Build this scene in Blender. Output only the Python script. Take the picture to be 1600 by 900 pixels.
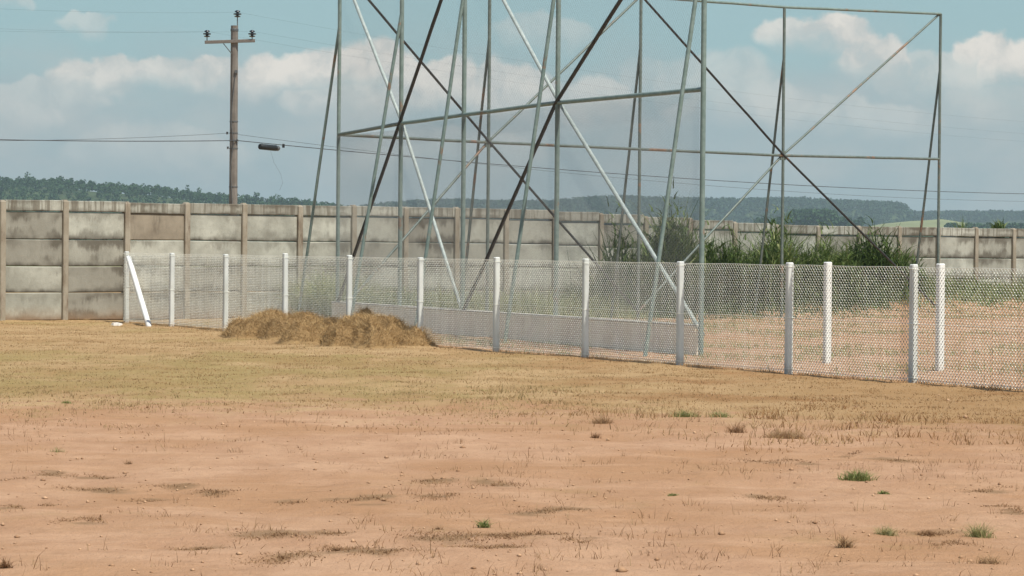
import bpy, math, random
import numpy as np
from mathutils import Vector, Matrix, noise as mnoise
R = math.radians
random.seed(7); rng = np.random.default_rng(7)
for o in list(bpy.data.objects): bpy.data.objects.remove(o)
scn = bpy.context.scene
COL = scn.collection

# ------------------------------------------------------------------ camera
F = 5000.0; EYE = 1.55
cam_d = bpy.data.cameras.new('camera'); cam = bpy.data.objects.new('camera', cam_d); COL.objects.link(cam)
cam_d.sensor_width = 36; cam_d.lens = 36*F/1600; cam_d.clip_end = 30000; cam_d.clip_start = 0.1
CM = Matrix.Translation((0,0,EYE)) @ Matrix.Rotation(R(90)-67.0/F, 4, 'X') @ Matrix.Rotation(0.0085, 4, 'Z')
cam.matrix_world = CM
scn.camera = cam
scn.render.resolution_x = 1024; scn.render.resolution_y = 576
M3 = CM.to_3x3()
def ray(px, py): return M3 @ Vector(((px-800)/F, -(py-450)/F, -1))
def at(px, py, Y):                       # point seen at a pixel, Y metres out
    d = ray(px, py); k = Y/d.y
    return Vector((d.x*k, Y, EYE+d.z*k))
def gnd(px, py, z=0.0):
    d = ray(px, py); k = (z-EYE)/d.z
    return Vector((d.x*k, d.y*k, z))
def hor(px): return 383+0.0085*(px-800)

# ------------------------------------------------------------------ light
SUN_EL = R(60); SUN_AZ = R(138)          # clockwise from +Y (view direction)
sd = Vector((math.sin(SUN_AZ)*math.cos(SUN_EL), math.cos(SUN_AZ)*math.cos(SUN_EL), math.sin(SUN_EL)))
sl = bpy.data.lights.new('sun', 'SUN'); sl.energy = 4.2; sl.angle = R(0.5); sl.color = (1.0, 0.94, 0.84)
so = bpy.data.objects.new('sun', sl); COL.objects.link(so); so.rotation_euler = sd.to_track_quat('Z','Y').to_euler()
scn.view_settings.view_transform = 'Standard'; scn.view_settings.look = 'None'
scn.view_settings.exposure = 0.34; scn.view_settings.gamma = 1.0
SKY_STRENGTH = 0.1

class NT:
    def __init__(s, tree): s.t = tree; s.n = tree.nodes; s.l = tree.links
    def new(s, typ, **kw):
        n = s.n.new(typ)
        for k, v in kw.items(): setattr(n, k, v)
        return n
    def put(s, sock, v):
        if isinstance(v, bpy.types.NodeSocket): s.l.new(v, sock)
        elif v is not None:
            if isinstance(v, (tuple, list)) and sock.type == 'RGBA' and len(v) == 3: v = (*v, 1)
            sock.default_value = v
    def math(s, op, a, b=None, c=None, clamp=False):
        n = s.new('ShaderNodeMath', operation=op, use_clamp=clamp)
        for i, v in enumerate((a, b, c)):
            if v is not None: s.put(n.inputs[i], v)
        return n.outputs[0]
    def ss(s, v, a, b, o0=0.0, o1=1.0):  # smoothstep
        n = s.new('ShaderNodeMapRange', interpolation_type='SMOOTHSTEP')
        s.put(n.inputs['Value'], v)
        if a > b: a, b, o0, o1 = b, a, o1, o0
        n.inputs['From Min'].default_value = a; n.inputs['From Max'].default_value = b
        n.inputs['To Min'].default_value = o0; n.inputs['To Max'].default_value = o1
        return n.outputs[0]
    def mix(s, f, a, b, mode='MIX'):
        n = s.new('ShaderNodeMix', data_type='RGBA', blend_type=mode)
        s.put(n.inputs[0], f); s.put(n.inputs[6], a); s.put(n.inputs[7], b)
        return n.outputs[2]
    def noise(s, vec, scale, detail=4, rough=0.55, dist=0.0, col=False):
        n = s.new('ShaderNodeTexNoise')
        if vec is not None: s.l.new(vec, n.inputs['Vector'])
        n.inputs['Scale'].default_value = scale; n.inputs['Detail'].default_value = detail
        n.inputs['Roughness'].default_value = rough; n.inputs['Distortion'].default_value = dist
        return n.outputs[1 if col else 0]
    def scalev(s, vec, sc, loc=(0,0,0)):
        n = s.new('ShaderNodeMapping'); s.l.new(vec, n.inputs[0])
        n.inputs['Scale'].default_value = sc; n.inputs['Location'].default_value = loc
        return n.outputs[0]

# ------------------------------------------------------------------ world
W = bpy.data.worlds.new('World'); scn.world = W; W.use_nodes = True
nt = NT(W.node_tree); bg = W.node_tree.nodes['Background']
sky = nt.new('ShaderNodeTexSky', sky_type='NISHITA', sun_disc=False)
sky.sun_elevation = SUN_EL; sky.sun_rotation = SUN_AZ; sky.air_density = 1.0; sky.dust_density = 0.6; sky.ozone_density = 1.5
tc = nt.new('ShaderNodeTexCoord'); g = tc.outputs['Generated']
sx = nt.new('ShaderNodeSeparateXYZ'); nt.l.new(g, sx.inputs[0])
az = nt.math('ARCTAN2', sx.outputs[0], sx.outputs[1]); el = nt.math('ARCSINE', sx.outputs[2])
uv = nt.new('ShaderNodeCombineXYZ'); nt.l.new(az, uv.inputs[0]); nt.l.new(el, uv.inputs[1])
def warp(scale, amt, src, det=5):
    nz = nt.noise(uv.outputs[0], scale, det, 0.6, col=True)
    a = nt.new('ShaderNodeVectorMath', operation='SUBTRACT'); nt.l.new(nz, a.inputs[0]); a.inputs[1].default_value = (.5,.5,.5)
    b = nt.new('ShaderNodeVectorMath', operation='SCALE'); nt.l.new(a.outputs[0], b.inputs[0]); b.inputs['Scale'].default_value = amt
    c = nt.new('ShaderNodeVectorMath', operation='ADD'); nt.l.new(b.outputs[0], c.inputs[0]); nt.l.new(src, c.inputs[1])
    return c.outputs[0]
w0 = warp(38, 0.016, uv.outputs[0], 3); w1 = warp(120, 0.0075, w0, 8)
ws = nt.new('ShaderNodeSeparateXYZ'); nt.l.new(w1, ws.inputs[0]); wv = ws.outputs[1]
clouds = [ (165,120,90,38,.85),(250,122,85,32,.8),(335,118,50,34,.9),(30,170,75,34,.4),(110,150,80,30,.45),
  (425,122,62,46,1),(505,115,78,44,1),(590,112,82,52,1),(680,138,65,46,.95),(790,150,85,48,.8),(930,165,70,50,.55),(560,165,120,36,.6),(700,245,170,45,.35),(1110,130,100,50,.4),(1330,190,150,40,.35),(250,235,160,40,.25),(1540,170,90,40,.3),
  (130,34,45,20,.4),(20,8,40,14,.4),(840,55,80,40,.35),(1160,170,120,40,.4),
  (1235,65,60,38,.8),(1305,62,55,40,1),(1355,92,62,42,.95),(1420,115,60,40,.5),
  (1530,88,52,38,1),(1580,105,60,42,1),(1480,120,60,38,.6), (1010,120,50,36,.3), (1700,120,90,60,1), (-120,120,90,50,.8)]
alpha = None
for cx, cy, rx, ry, br in clouds:
    U = (cx-800)/F; V = (hor(cx)-cy)/F
    sub = nt.new('ShaderNodeVectorMath', operation='SUBTRACT'); nt.l.new(w1, sub.inputs[0]); sub.inputs[1].default_value = (U, V, 0)
    mul = nt.new('ShaderNodeVectorMath', operation='MULTIPLY'); nt.l.new(sub.outputs[0], mul.inputs[0]); mul.inputs[1].default_value = (F/rx, F/ry, 0)
    ln = nt.new('ShaderNodeVectorMath', operation='LENGTH'); nt.l.new(mul.outputs[0], ln.inputs[0])
    a = nt.ss(ln.outputs['Value'], 1.10, 0.84)
    b = nt.ss(wv, V-ry/F*1.0, V+ry/F*0.25)
    m = nt.math('MULTIPLY', nt.math('MULTIPLY', a, b), br)
    alpha = m if alpha is None else nt.math('MAXIMUM', alpha, m)
bil = nt.noise(w1, 60, 6, 0.6)
alpha = nt.math('MULTIPLY', alpha, nt.ss(bil, 0.28, 0.50, 0.62, 1.0))
# thin grey-blue layer low in the sky, its edge broken by noise
lay = nt.noise(nt.scalev(uv.outputs[0], (1,2.2,1)), 22, 6, 0.55)
lv = nt.math('ADD', el, nt.math('MULTIPLY', nt.math('SUBTRACT', lay, 0.5), 0.05))
layer = nt.math('MULTIPLY', nt.ss(lv, 0.070, 0.036), 0.85)
patch = nt.noise(nt.scalev(uv.outputs[0], (1,1.6,1), (3,1,0)), 30, 5, 0.55)
K = 1/SKY_STRENGTH
SKYTINT = (0.80, 1.12, 1.0)
sk = nt.mix(1.0, sky.outputs[0], SKYTINT, 'MULTIPLY')
sk = nt.mix(0.88, sk, (0.270*K, 0.388*K, 0.425*K))
# higher up (out of the frame) the plain sky takes over
sk = nt.mix(nt.ss(el, 0.12, 0.5), sk, sky.outputs[0])
laycol = nt.mix(nt.ss(patch, 0.35, 0.7), (0.305*K, 0.375*K, 0.395*K), (0.385*K, 0.415*K, 0.415*K))
c = nt.mix(layer, sk, laycol)
ccol = nt.mix(nt.ss(bil, 0.35, 0.65), (0.47*K, 0.475*K, 0.455*K), (0.66*K, 0.625*K, 0.57*K))
c = nt.mix(alpha, c, ccol)
nt.put(bg.inputs['Color'], c); bg.inputs['Strength'].default_value = SKY_STRENGTH

# ------------------------------------------------------------------ mesh helpers
def link(o, parent=None):
    COL.objects.link(o)
    if parent: o.parent = parent
    return o
def tag(o, label=None, cat=None, group=None, kind=None):
    if label: o['label'] = label
    if cat: o['category'] = cat
    if group: o['group'] = group
    if kind: o['kind'] = kind
    return o
def empty(name, loc=(0,0,0), rz=0):
    o = bpy.data.objects.new(name, None); o.location = loc; o.rotation_euler = (0,0,rz); o.empty_display_size = .2
    return link(o)
class MB:
    def __init__(s): s.v = []; s.f = []
    def add(s, vs, fs):
        n = len(s.v); s.v += [tuple(v) for v in vs]; s.f += [tuple(i+n for i in f) for f in fs]
    def box(s, c, size, rot=None, taper=1.0):
        hx, hy, hz = [q/2 for q in size]; vs = []
        for z in (-1, 1):
            k = taper if z > 0 else 1
            for x, y in ((-1,-1),(1,-1),(1,1),(-1,1)):
                p = Vector((x*hx*k, y*hy*k, z*hz))
                if rot is not None: p = rot @ p
                vs.append(p+Vector(c))
        s.add(vs, [(0,3,2,1),(4,5,6,7),(0,1,5,4),(1,2,6,5),(2,3,7,6),(3,0,4,7)])
    def tube(s, pts, r, n=10, cap=True, radii=None):
        pts = [Vector(p) for p in pts]; rings = []
        up = Vector((0.13,0.31,1)).normalized()
        for i, p in enumerate(pts):
            d = (pts[min(i+1,len(pts)-1)]-pts[max(i-1,0)]).normalized()
            a = d.cross(up)
            if a.length < .05: a = d.cross(Vector((1,0,0)))
            a.normalize(); b = d.cross(a)
            rr = radii[i] if radii else r
            rings.append([p+(a*math.cos(2*math.pi*k/n)+b*math.sin(2*math.pi*k/n))*rr for k in range(n)])
        vs = [q for rg in rings for q in rg]; fs = []
        for i in range(len(pts)-1):
            for k in range(n):
                k2 = (k+1) % n
                fs.append((i*n+k, i*n+k2, (i+1)*n+k2, (i+1)*n+k))
        if cap: fs += [tuple(range(n)), tuple((len(pts)-1)*n+k for k in reversed(range(n)))]
        s.add(vs, fs)
    def lathe(s, prof, c, n=14, rot=None):
        vs = []; fs = []
        for r_, z in prof:
            for k in range(n):
                p = Vector((r_*math.cos(2*math.pi*k/n), r_*math.sin(2*math.pi*k/n), z))
                if rot is not None: p = rot @ p
                vs.append(p+Vector(c))
        for i in range(len(prof)-1):
            for k in range(n):
                k2 = (k+1) % n; fs.append((i*n+k, i*n+k2, (i+1)*n+k2, (i+1)*n+k))
        fs += [tuple(reversed(range(n))), tuple((len(prof)-1)*n+k for k in range(n))]
        s.add(vs, fs)
    def build(s, name, mat, parent=None, smooth=False, bevel=0):
        me = bpy.data.meshes.new(name); me.from_pydata(s.v, [], s.f); me.update()
        import bmesh
        bm = bmesh.new(); bm.from_mesh(me); bmesh.ops.recalc_face_normals(bm, faces=bm.faces)
        if bevel: bmesh.ops.bevel(bm, geom=bm.edges[:], offset=bevel, segments=1, affect='EDGES')
        bm.to_mesh(me); bm.free()
        if smooth: me.polygons.foreach_set('use_smooth', [True]*len(me.polygons)); me.set_sharp_from_angle(angle=R(50))
        me.materials.append(mat)
        return link(bpy.data.objects.new(name, me), parent)
def np_mesh(name, V, Fa, mat, parent=None, tint=None, smooth=False, link_it=True):
    """V (n,3), Fa (m,k) with equal k; tint per vertex 0..1"""
    V = np.asarray(V, dtype=np.float32); Fa = np.asarray(Fa, dtype=np.int32)
    me = bpy.data.meshes.new(name)
    me.vertices.add(len(V)); me.vertices.foreach_set('co', V.ravel())
    m, k = Fa.shape
    me.loops.add(m*k); me.loops.foreach_set('vertex_index', Fa.ravel())
    me.polygons.add(m); me.polygons.foreach_set('loop_start', np.arange(0, m*k, k, dtype=np.int32))
    me.polygons.foreach_set('loop_total', np.full(m, k, dtype=np.int32))
    if smooth: me.polygons.foreach_set('use_smooth', np.ones(m, dtype=bool))
    me.update(calc_edges=True)
    if tint is not None:
        at_ = me.attributes.new('tint', 'FLOAT', 'POINT'); at_.data.foreach_set('value', np.asarray(tint, dtype=np.float32))
    me.validate()
    me.materials.append(mat)
    o = bpy.data.objects.new(name, me)
    return link(o, parent) if link_it else o

# value noise for numpy arrays
_tab = rng.random((256, 256))
def vnoise(x, y, s=1.0, oct=4):
    out = np.zeros(np.broadcast(x, y).shape); a = 1; tot = 0
    for o_ in range(oct):
        X = np.asarray(x)*s+17.3*o_+500; Y = np.asarray(y)*s+9.1*o_+500
        xi = np.floor(X).astype(int); yi = np.floor(Y).astype(int); fx = X-xi; fy = Y-yi
        fx = fx*fx*(3-2*fx); fy = fy*fy*(3-2*fy)
        g_ = lambda i, j: _tab[i % 256, j % 256]
        v = (g_(xi,yi)*(1-fx)+g_(xi+1,yi)*fx)*(1-fy)+(g_(xi,yi+1)*(1-fx)+g_(xi+1,yi+1)*fx)*fy
        out += v*a; tot += a; a *= .5; s *= 2.03
    return out/tot
def sstep(x, a, b):
    t = np.clip((x-a)/(b-a), 0, 1); return t*t*(3-2*t)

# ------------------------------------------------------------------ materials
def mat(name, rough=0.8, spec=0.3, metal=0.0):
    m = bpy.data.materials.new(name); m.use_nodes = True
    n = NT(m.node_tree); b = m.node_tree.nodes['Principled BSDF']
    b.inputs['Roughness'].default_value = rough; b.inputs['Specular IOR Level'].default_value = spec; b.inputs['Metallic'].default_value = metal
    return m, n, b
def bump(n, b, h, strength, dist):
    bp = n.new('ShaderNodeBump'); bp.inputs['Strength'].default_value = strength; bp.inputs['Distance'].default_value = dist
    n.put(bp.inputs['Height'], h); n.l.new(bp.outputs[0], b.inputs['Normal'])
def tint_mat(name, c0, c1, c2=None, rough=0.75, transl=0.0, var=0.25):
    m, n, b = mat(name, rough, 0.15)
    a = n.new('ShaderNodeAttribute', attribute_name='tint')
    c = n.mix(a.outputs['Fac'], c0, c1) if c2 is None else n.mix(n.ss(a.outputs['Fac'], .5, 1), n.mix(n.ss(a.outputs['Fac'], 0, .5), c0, c1), c2)
    n.put(b.inputs['Base Color'], c)
    if transl:
        tr = n.new('ShaderNodeBsdfTranslucent'); n.put(tr.inputs['Color'], c)
        ms = n.new('ShaderNodeMixShader'); ms.inputs[0].default_value = transl
        n.l.new(b.outputs[0], ms.inputs[1]); n.l.new(tr.outputs[0], ms.inputs[2])
        n.l.new(ms.outputs[0], m.node_tree.nodes['Material Output'].inputs['Surface'])
    return m

def geo(n): return n.new('ShaderNodeNewGeometry').outputs['Position']

def make_ground_mat():
    m, n, b = mat('soil_and_dry_turf', 0.95, 0.1)
    p = geo(n); s = n.new('ShaderNodeSeparateXYZ'); n.l.new(p, s.inputs[0]); X, Y, Z = s.outputs
    n1 = n.noise(p, 0.35, 6, 0.6); n2 = n.noise(n.scalev(p, (1,0.55,1)), 1.6, 7, 0.65); n3 = n.noise(p, 9, 6, 0.7); n4 = n.noise(p, 45, 4, 0.7)
    soil = n.mix(n.ss(n2, .35, .68), (0.415,0.245,0.143), (0.50,0.312,0.190))
    soil = n.mix(n.math('MULTIPLY', n.ss(n1, .42, .62), .7), soil, (0.385,0.215,0.108))
    soil = n.mix(n.math('MULTIPLY', n.ss(n.noise(n.scalev(p, (.5,1.2,1), (5,5,0)), 1.1, 7, .7), .50, .66), .35), soil, (0.58,0.37,0.235))
    soil = n.mix(n.math('MULTIPLY', n.ss(n3, .56, .74), .45), soil, (0.32,0.185,0.095))
    soil = n.mix(n.math('MULTIPLY', n.ss(n4, .60, .80), .35), soil, (0.60,0.40,0.25))
    soil = n.mix(n.math('MULTIPLY', n.ss(n.noise(n.scalev(p, (1,.7,1), (8,2,0)), 3.6, 8, .75), .52, .66), .38), soil, (0.30,0.175,0.095))
    # olive, dead-turf stains lying in the bare soil
    n5 = n.noise(n.scalev(p, (1.0,0.8,1), (7,3,0)), 0.75, 6, 0.68)
    soil = n.mix(n.math('MULTIPLY', n.ss(n5, .58, .72), .5), soil, (0.33,0.215,0.098))
    ta = n.new('ShaderNodeAttribute', attribute_name='tint').outputs['Fac']
    soil = n.mix(n.math('MULTIPLY', n.ss(n.math('ADD', ta, n.math('MULTIPLY', n.math('SUBTRACT', n3, .5), .9)), .25, .85), .75), soil, (0.235,0.150,0.078))
    straw = n.mix(n.ss(n2, .3, .7), (0.36,0.240,0.115), (0.47,0.325,0.170))
    band = n.math('MULTIPLY', n.ss(Y, 30.5, 33), n.ss(Y, 48, 41))
    green = n.ss(n.math('ADD', n.noise(n.scalev(p, (1.0,.45,1), (1,5,0)), 0.55, 7, .68), n.math('MULTIPLY', n.math('MULTIPLY', band, n.ss(X, 1.5, -2.5)), .13)), .50, .66)
    gx = n.ss(X, 2.5, -1.5)
    straw = n.mix(n.math('MULTIPLY', green, n.math('ADD', n.math('MULTIPLY', gx, .42), .15)), straw, (0.27,0.215,0.075))
    rust = n.ss(n.noise(n.scalev(p, (0.8,.5,1), (4,2,0)), 0.5, 6, .65), .42, .62)
    straw = n.mix(n.math('MULTIPLY', n.math('MAXIMUM', rust, n.math('MULTIPLY', n.ss(X, 0, 5), .6)), n.math('SUBTRACT', .95, n.math('MULTIPLY', gx, .65))), straw, (0.30,0.165,0.070))
    straw = n.mix(n.math('MULTIPLY', n.ss(n3, .52, .72), .4), straw, (0.30,0.185,0.070))
    edge = n.math('ADD', n.math('SUBTRACT', Y, n.math('SUBTRACT', 29.2, n.math('MULTIPLY', n.math('MAXIMUM', X, 0.0), 0.75))), n.math('MULTIPLY', n.math('SUBTRACT', n2, .5), 9.0))
    mk = n.math('MULTIPLY', n.ss(edge, -1.8, 3.0), n.math('ADD', n.ss(n.noise(p, 2.6, 6, .7), .36, .60), n.ss(edge, .5, 5.0)), clamp=True)
    # beyond the mesh fence: red soil again, grass in patches
    fd = n.math('ADD', n.math('MULTIPLY', n.math('SUBTRACT', X, FA.x), FN.x), n.math('MULTIPLY', n.math('SUBTRACT', Y, FA.y), FN.y))
    beyond = n.math('MULTIPLY', n.ss(fd, -0.3, 0.6), n.ss(X, -4.0, -1.5))
    pt = n.ss(n.noise(n.scalev(p, (1,.6,1), (2,9,0)), 0.5, 5, .6), .52, .62)
    mk = n.math('MULTIPLY', mk, n.math('SUBTRACT', 1.0, n.math('MULTIPLY', beyond, n.math('SUBTRACT', 1.0, n.math('MULTIPLY', pt, .6)))))
    c = n.mix(mk, soil, straw)
    far = n.ss(Y, 110, 300)
    farc = n.mix(n.ss(n.noise(p, .01, 4), .4, .6), (0.10,0.13,0.05), (0.20,0.20,0.09))
    c = n.mix(far, c, farc)
    n.put(b.inputs['Base Color'], c)
    h = n.math('ADD', n.math('MULTIPLY', n3, .7), n.math('MULTIPLY', n4, .35))
    bump(n, b, h, 0.9, 0.05)
    return m

def make_concrete(cap=False):
    m, n, b = mat('streaked_cap_concrete' if cap else 'weathered_concrete', 0.92, 0.15)
    tcn = n.new('ShaderNodeTexCoord'); oc = tcn.outputs['Object']; oi = n.new('ShaderNodeObjectInfo'); p = geo(n)
    gz = n.new('ShaderNodeSeparateXYZ'); n.l.new(tcn.outputs['Generated'], gz.inputs[0]); gv = gz.outputs[2]
    n1 = n.noise(p, 1.3, 6, .6); n2 = n.noise(n.scalev(p, (3.5,3.5,.9)), 1.2, 6, .65); n3 = n.noise(p, 14, 5, .7); n4 = n.noise(p, 60, 3, .6)
    rnd = oi.outputs['Random']
    c = n.mix(n.ss(n1, .35, .65), (0.325,0.325,0.272), (0.515,0.515,0.435))
    c = n.mix(n.math('MULTIPLY', n.math('POWER', rnd, 1.2), .8), c, (0.245,0.228,0.185))
    # mould running down from the joint above and gathered along the lower edge
    n2b = n.noise(n.scalev(p, (5,5,2.2)), .55, 7, .7)
    st = n.ss(n.math('ADD', n.math('ADD', n.math('MULTIPLY', n2, .5), n.math('MULTIPLY', n2b, .55)), n.math('MULTIPLY', n.math('ABSOLUTE', n.math('SUBTRACT', gv, .5)), .42)), .56, .70)
    st = n.math('MULTIPLY', st, n.math('MULTIPLY', n.ss(n.noise(p, .9, 3, .6), .36, .62), n.math('ADD', .45, n.math('MULTIPLY', rnd, .75))), clamp=True)
    c = n.mix(n.math('MULTIPLY', st, .9), c, (0.115,0.102,0.078))
    low = n.ss(n.math('ADD', gv, n.math('MULTIPLY', n2, .42)), .42, .20)
    c = n.mix(n.math('MULTIPLY', low, n.ss(n.noise(p, 1.7, 3, .6), .30, .6)), c, (0.085,0.075,0.058))
    c = n.mix(n.math('MULTIPLY', n.ss(n3, .5, .75), .35), c, (0.22,0.195,0.155))
    sp = n.new('ShaderNodeSeparateXYZ'); n.l.new(p, sp.inputs[0])
    spl = n.ss(n.math('ADD', sp.outputs[2], n.math('MULTIPLY', n1, .35)), .48, .12)
    c = n.mix(n.math('MULTIPLY', spl, .6), c, (0.33,0.215,0.125))
    n.put(b.inputs['Base Color'], c)
    if cap:
        drip = n.noise(n.scalev(p, (9,9,.5)), 1.0, 5, .65)
        c = n.mix(n.math('MULTIPLY', n.ss(drip, .46, .60), .75), c, (0.13,0.11,0.08))
        n.put(b.inputs['Base Color'], c)
    bump(n, b, n.math('ADD', n3, n.math('MULTIPLY', n4, .5)), .5, .012)
    return m
def make_concrete_simple(name, c0, c1, dark, amt=.5, splash=False):
    m, n, b = mat(name, 0.9, 0.15); p = geo(n)
    n1 = n.noise(p, 2.2, 6, .6); n2 = n.noise(n.scalev(p, (4,4,1)), 1.4, 6, .7); n3 = n.noise(p, 40, 4, .6)
    c = n.mix(n.ss(n1, .3, .7), c0, c1)
    c = n.mix(n.math('MULTIPLY', n.ss(n2, .5, .75), amt), c, dark)
    if splash:
        sp = n.new('ShaderNodeSeparateXYZ'); n.l.new(p, sp.inputs[0])
        c = n.mix(n.math('MULTIPLY', n.ss(n.math('ADD', sp.outputs[2], n.math('MULTIPLY', n.math('SUBTRACT', n2, .5), .7)), .16, .0), .35), c, (0.42,0.28,0.17))
    n.put(b.inputs['Base Color'], c); bump(n, b, n3, .4, .006)
    return m
def make_pipe(name, base, base2, rust_amt, rough=.55, seed=0):
    m, n, b = mat(name, rough, .4, 0.15); p = geo(n); oi = n.new('ShaderNodeObjectInfo')
    off = n.new('ShaderNodeVectorMath', operation='SCALE'); n.l.new(p, off.inputs[0]); off.inputs['Scale'].default_value = 1
    q = n.new('ShaderNodeCombineXYZ'); n.l.new(n.math('MULTIPLY', oi.outputs['Random'], 57.0), q.inputs[0])
    ad = n.new('ShaderNodeVectorMath', operation='ADD'); n.l.new(off.outputs[0], ad.inputs[0]); n.l.new(q.outputs[0], ad.inputs[1])
    v = ad.outputs[0]
    n1 = n.noise(v, 1.1, 4, .6); n2 = n.noise(v, 9, 5, .7)
    c = n.mix(n.ss(n2, .35, .7), base, base2)
    r_ = n.ss(n.math('ADD', n1, n.math('MULTIPLY', n.math('SUBTRACT', n2, .5), .35)), .60-rust_amt, .68-rust_amt)
    rc = n.mix(n.ss(n2, .4, .6), (0.15,0.075,0.045), (0.27,0.15,0.08))
    c = n.mix(n.math('MULTIPLY', r_, .8), c, rc)
    n.put(b.inputs['Base Color'], c)
    return m
def plain(name, col, rough=.6, spec=.3, metal=0, var=.15, scale=20):
    m, n, b = mat(name, rough, spec, metal); p = geo(n)
    f = n.noise(p, scale, 4, .6)
    n.put(b.inputs['Base Color'], n.mix(n.ss(f, .3, .7), tuple(q*(1-var) for q in col), tuple(min(1, q*(1+var)) for q in col)))
    return m

# ------------------------------------------------------------------ main plan lines
FP = [(268,511),(352,517),(445,524),(545,531.5),(656,540),(775,549),(914,559.8),(1062,571),(1232,583.7),(1426,598.3)]
fposts = [gnd(*q) for q in FP]
FA = fposts[0].copy(); FB = fposts[-1].copy()
FD = (FB-FA).normalized(); FN = Vector((-FD.y, FD.x, 0))
if FN.y < 0: FN = -FN
first_post = gnd(197.5, 503)
last_post = fposts[-1]+FD*(fposts[-1]-fposts[-2]).length

WA = gnd(3, 501.5)                       # boundary wall, first post
zR = 1/62.0*F
WB = Vector(((1582-800)/61.3, F/61.3, 0))
WD = (WB-WA).normalized(); WNn = Vector((WD.y, -WD.x, 0))   # towards the camera
WL = (WB-WA).length
def wall_point(px):
    d = ray(px, 400); d = Vector((d.x, d.y, 0))
    # solve WA + t WD = k d
    det = WD.x*(-d.y)-WD.y*(-d.x)
    t = ((-WA.x)*(-d.y)-(-WA.y)*(-d.x))/det
    return t
def wall_drop(t):
    px = t/WL
    return -0.27*float(sstep(np.array(px), .42, .78))

# ------------------------------------------------------------------ ground
WAa = np.array(WA[:2]); WDa = np.array(WD[:2]); WNa = np.array(WNn[:2])
def height(X, Y):
    X = np.asarray(X, float); Y = np.asarray(Y, float)
    dist = (X-WAa[0])*WNa[0]+(Y-WAa[1])*WNa[1]      # >0 in front of the wall
    t = (X-WAa[0])*WDa[0]+(Y-WAa[1])*WDa[1]
    bank = 0.55*sstep(-dist, -4.5, -0.4)*sstep(t, WL*.50, WL*.66)
    z = bank+(vnoise(X, Y, .5, 3)-.5)*.05+(vnoise(X, Y, 2.2, 3)-.5)*.045
    near = 1-sstep(np.hypot(X, Y), 110, 200)
    z = z*near
    behind = sstep(-dist, 2, 60)
    z = z - behind*1.2
    z = z - sstep(Y, 300, 1500)*10
    return z
def axis(segs):
    out = []
    for a, b, s in segs: out += list(np.arange(a, b, s))
    return np.array(out+[segs[-1][1]])
gx = axis([(-4500,-1000,500),(-1000,-100,100),(-100,-16,6),(-16,18,.12),(18,100,6),(100,1000,100),(1000,4500,500)])
gy = axis([(-600,-50,100),(-50,8,8),(8,40,.1),(40,86,.16),(86,200,6),(200,1000,100),(1000,5000,400)])
GX, GY = np.meshgrid(gx, gy); GZ = height(GX, GY)
V = np.stack([GX.ravel(), GY.ravel(), GZ.ravel()], 1)
ny, nx = GX.shape; idx = np.arange(ny*nx).reshape(ny, nx)
Q = np.stack([idx[:-1,:-1].ravel(), idx[:-1,1:].ravel(), idx[1:,1:].ravel(), idx[1:,:-1].ravel()], 1)
SPOTS = [(140,760,60,2),(340,766,40,2),(155,740,40,2),(85,738,25,2),(225,776,35,2),(20,748,20,2),(20,792,26,2),(275,757,30,2),(340,770,20,2),
      (675,758,35,3),(680,781,38,3),(780,759,35,2),(460,784,26,2),(570,783,60,1),(125,818,40,3),(430,840,65,3),(515,838,30,2),(300,858,35,3),(440,872,55,6),(530,862,40,5),(600,868,50,2),
      (690,842,60,6),(790,838,55,5),(760,858,60,4),(1180,720,35,2),(1245,722,25,2),(1200,777,35,4),(860,800,38,4),(840,838,50,3),(1450,830,40,3),(1490,850,35,3),(1540,766,40,2),
      (1560,790,30,2),(810,835,30,2),(1330,710,20,2),(1400,720,30,2),(1590,800,20,3),(900,850,30,2)]
stain = np.zeros(len(V)); _wx = V[:,0]+(vnoise(V[:,0],V[:,1],2.5,3)-.5)*.5; _wy = V[:,1]+(vnoise(V[:,1],V[:,0],2.5,3)-.5)*.9
for px, py, w, t_ in SPOTS:
    c = gnd(px, py); s_ = F/c.y; c2 = gnd(px, py+t_)
    d2 = ((_wx-c.x)/(w*1.0/s_))**2+((_wy-c.y)/max(.22, (c.y-c2.y)*1.6))**2
    stain = np.maximum(stain, np.exp(-d2*1.2))
ground = np_mesh('ground', V, Q, make_ground_mat(), smooth=True, tint=stain)
tag(ground, kind='structure')
def gz(x, y): return float(height(np.array(x), np.array(y)))

# ------------------------------------------------------------------ hills and far woods
def ridge(name, Y0, prof, depth, mat_, back=400):
    """prof: list of (px, py of the ridge line). A rounded ridge running across the view, Y0 metres out."""
    xs = np.array([((p-800)/F)*Y0 for p, _ in prof]); zs = np.array([EYE+(hor(p)-q)/F*Y0 for p, q in prof])
    gx = np.linspace(xs[0], xs[-1], 160); gy = np.linspace(Y0-depth, Y0+back, 40)
    A, B = np.meshgrid(gx, gy)
    crest = np.interp(A, xs, zs)
    t = np.where(B < Y0, (B-(Y0-depth))/depth, 1-(B-Y0)/back)
    Z = -12+(crest+12)*np.sin(np.clip(t,0,1)*math.pi/2)**1.2
    Z += (vnoise(A, B, .01, 3)-.5)*2
    V = np.stack([A.ravel(), B.ravel(), Z.ravel()], 1); ny, nx = A.shape; idx = np.arange(ny*nx).reshape(ny, nx)
    Q = np.stack([idx[:-1,:-1].ravel(), idx[:-1,1:].ravel(), idx[1:,1:].ravel(), idx[1:,:-1].ravel()], 1)
    o = np_mesh(name, V, Q, mat_, smooth=True); tag(o, kind='structure')
    def zf(x, y):
        t = np.where(y < Y0, (y-(Y0-depth))/depth, 1-(y-Y0)/back)
        return -12+(np.interp(x, xs, zs)+12)*np.sin(np.clip(t,0,1)*math.pi/2)**1.2
    return o, zf
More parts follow.
